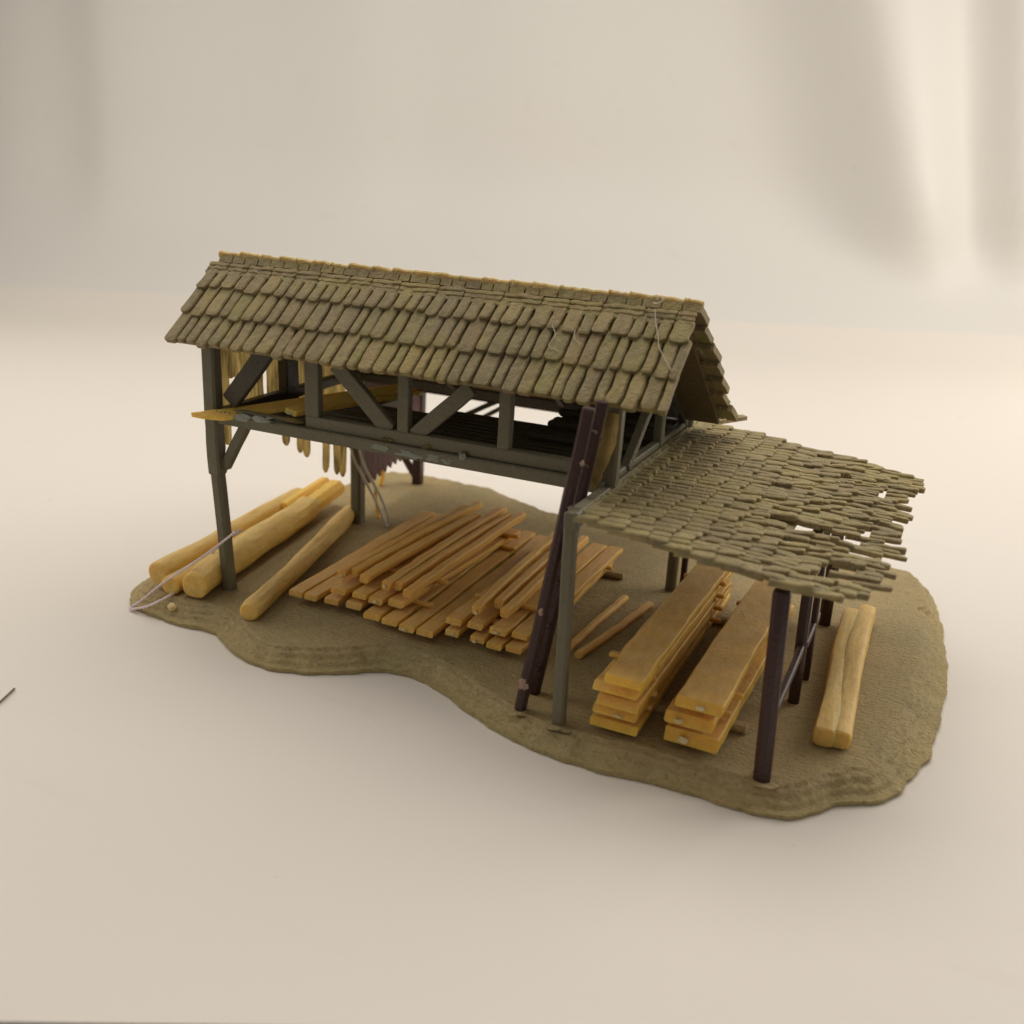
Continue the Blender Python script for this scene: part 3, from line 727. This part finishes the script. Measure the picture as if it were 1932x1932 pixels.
# boards in the loft and leaning behind
t = thing('loft_board', (.1, -.42, 4.38), 'orange board with a pointed end poking out of the loft past the corner post', 'board', 'boards lying in the loft')
b = MB(); rr = []
A, B_ = V((.10, -.42, 4.45)), V((3.2, 2.65, 4.96)); d = (B_-A).normalized(); s_, u_ = frame(d, (0, -.35, 1))
for k, (sh, ww) in enumerate(((-.42, .03), (-.2, .22), (.05, .36), (.25, .42), (2.0, .42), ((B_-A).length, .38))):
    c_ = A+d*sh+s_*(0 if sh > .2 else (.25-ww/2)*-1)
    rr.append(b.ring([c_+s_*x+u_*y for x, y in rect8(ww, .11, .025)]))
b.loft(rr); build('board_body', b, M_LOFT, t)
random.seed(3)
for k in range(7):
    b = MB(); p = A+d*(.12+.10*k)+s_*(-.12+.055*k+random.uniform(-.03, .03))+u_*.056; e = p+d*random.uniform(-.04, .09)+s_*random.uniform(-.05, .05)
    bar(b, [p, p.lerp(e, .5)+s_*.02, e], .028, .008, c=.002, up=u_, end=0, jit=.004); build('red_mark', b, M_INK, t)
plank('loft_board', (1.9, .12, 4.72), (3.3, 3.2, 4.82), .5, .12, 'shaded board lying on the loft floor with a pale broken front end', 'board', 'boards lying in the loft', M_LOFT, True)
plank('leaning_slat', (-1.25, 9.0, .0), (-.8, 9.0, 1.7), .16, .1, 'thin yellow slat leaning upright behind the brown siding', 'slat', 'slats standing behind the shed', M_LOFT)
plank('leaning_slat', (-.42, 6.1, .0), (-.28, 6.0, 1.6), .2, .1, 'orange slat standing against the left side of the rear left post', 'slat', 'slats standing behind the shed', M_LOFT)
plank('leaning_slat', (.34, 6.35, .0), (.25, 6.3, .85), .14, .1, 'orange slat standing just right of the rear left post', 'slat', 'slats standing behind the shed', M_LOFT)

# ------------------------------------------------------------------ thread, wire, fibres
def twine(mb, pts, r, pitch_):
    P = smooth_path(pts, 26); ln = 0; rings = []
    for i, p in enumerate(P):
        if i: ln += (P[i]-P[i-1]).length
        d = P[min(i+1, len(P)-1)]-P[max(i-1, 0)]; s, u = frame(d, (.13, .21, 1)); a0 = 2*pi*ln/pitch_
        rings.append(mb.ring([p+(s*cos(2*pi*k/12+a0)+u*sin(2*pi*k/12+a0))*r*(.62+.38*abs(cos(2*pi*k/12))) for k in range(12)]))
    mb.loft(rings)
TH = [(.59, -.35, 1.75), (.27, -.33, 1.48), (-.12, -.52, 1.12), (-.52, -.80, .77), (-1.12, -1.05, .29), (-1.53, -1.3, -.12), (-1.80, -1.43, -.345), (-1.72, -1.46, -.35), (-1.29, -1.47, -.19), (-.95, -1.49, -.0), (-.87, -1.2, .05), (-.88, -.62, .09), (-.80, -.25, .14), (-.78, .05, .42), (-.72, .25, .68), (-.5, .28, .93), (-.2, .34, 1.2), (.25, .2, 1.5), (.48, -.1, 1.68)]
b = MB(); twine(b, TH, .033, .24)
tag(build('thread', b, M_THREAD), 'pale pink twisted thread looped round the front left post, trailing over the logs', 'thread')
b = MB()
tube(b, smooth_path([(-.30, 5.36, 2.95), (-.06, 5.45, 2.36), (.12, 5.55, 1.78), (.52, 5.75, .90), (.80, 5.84, .25), (.86, 5.86, .04), (1.0, 5.86, .03), (1.0, 5.84, .3), (.75, 5.75, .94), (.35, 5.55, 1.82), (.22, 5.45, 2.41), (.05, 5.36, 2.97)], 10), .042, 8)
tag(build('bent_wire', b, M_WIRE), 'clear bent wire loop hanging from the loft down to the ground plate', 'wire')
def fibre(pts, r, label, mat=M_FIB, group='dust fibres on the roof', name='dust_fibre'):
    b = MB(); tube(b, smooth_path(pts, 6), r, 5); tag(build(name, b, mat), label, 'fibre', group)
def on_roof(x, v, k=.2): return O+X*(x+.9)+D*v+Nn*k
fibre([on_roof(9.9, .1), on_roof(10.0, .4), on_roof(10.15, .75), on_roof(10.25, 1.0), on_roof(10.6, 1.45)], .009, 'kinked pale fibre at the right end of the front roof slope')
fibre([on_roof(8.0, .75), on_roof(8.15, 1.0), on_roof(8.1, 1.25), on_roof(8.35, 1.35)], .008, 'short hooked pale fibre in the middle of the front roof slope')
fibre([on_roof(8.5, .8), on_roof(8.55, 1.0), on_roof(8.7, 1.1)], .008, 'tiny pale fibre right of the hooked one on the roof')
fibre([on_roof(9.85, .0, .25), on_roof(9.95, .06, .32), on_roof(10.05, .0, .36), on_roof(9.98, -.08, .36), on_roof(9.9, -.05, .3)], .016, 'curled pale fluff at the right end of the ridge')
MARK = [(-.80, -6.05, -.40), (-.92, -5.70, -.39), (-1.04, -5.42, -.40)]
fibre([V(p) for p in MARK], .022, 'dark crumb of fibre lying on the sheet at the left edge', M_DARKF, None, 'crumb')
b = MB(); blob(b, (-.62, -1.28, -.10), .10, .08, .09, 4); tag(build('plastic_crumb', b, M_CHIP), 'small yellow plastic crumb on the base edge in front of the logs', 'crumb')

# ------------------------------------------------------------------ render
S.render.engine = 'CYCLES'
S.cycles.max_bounces = 8; S.cycles.transmission_bounces = 6
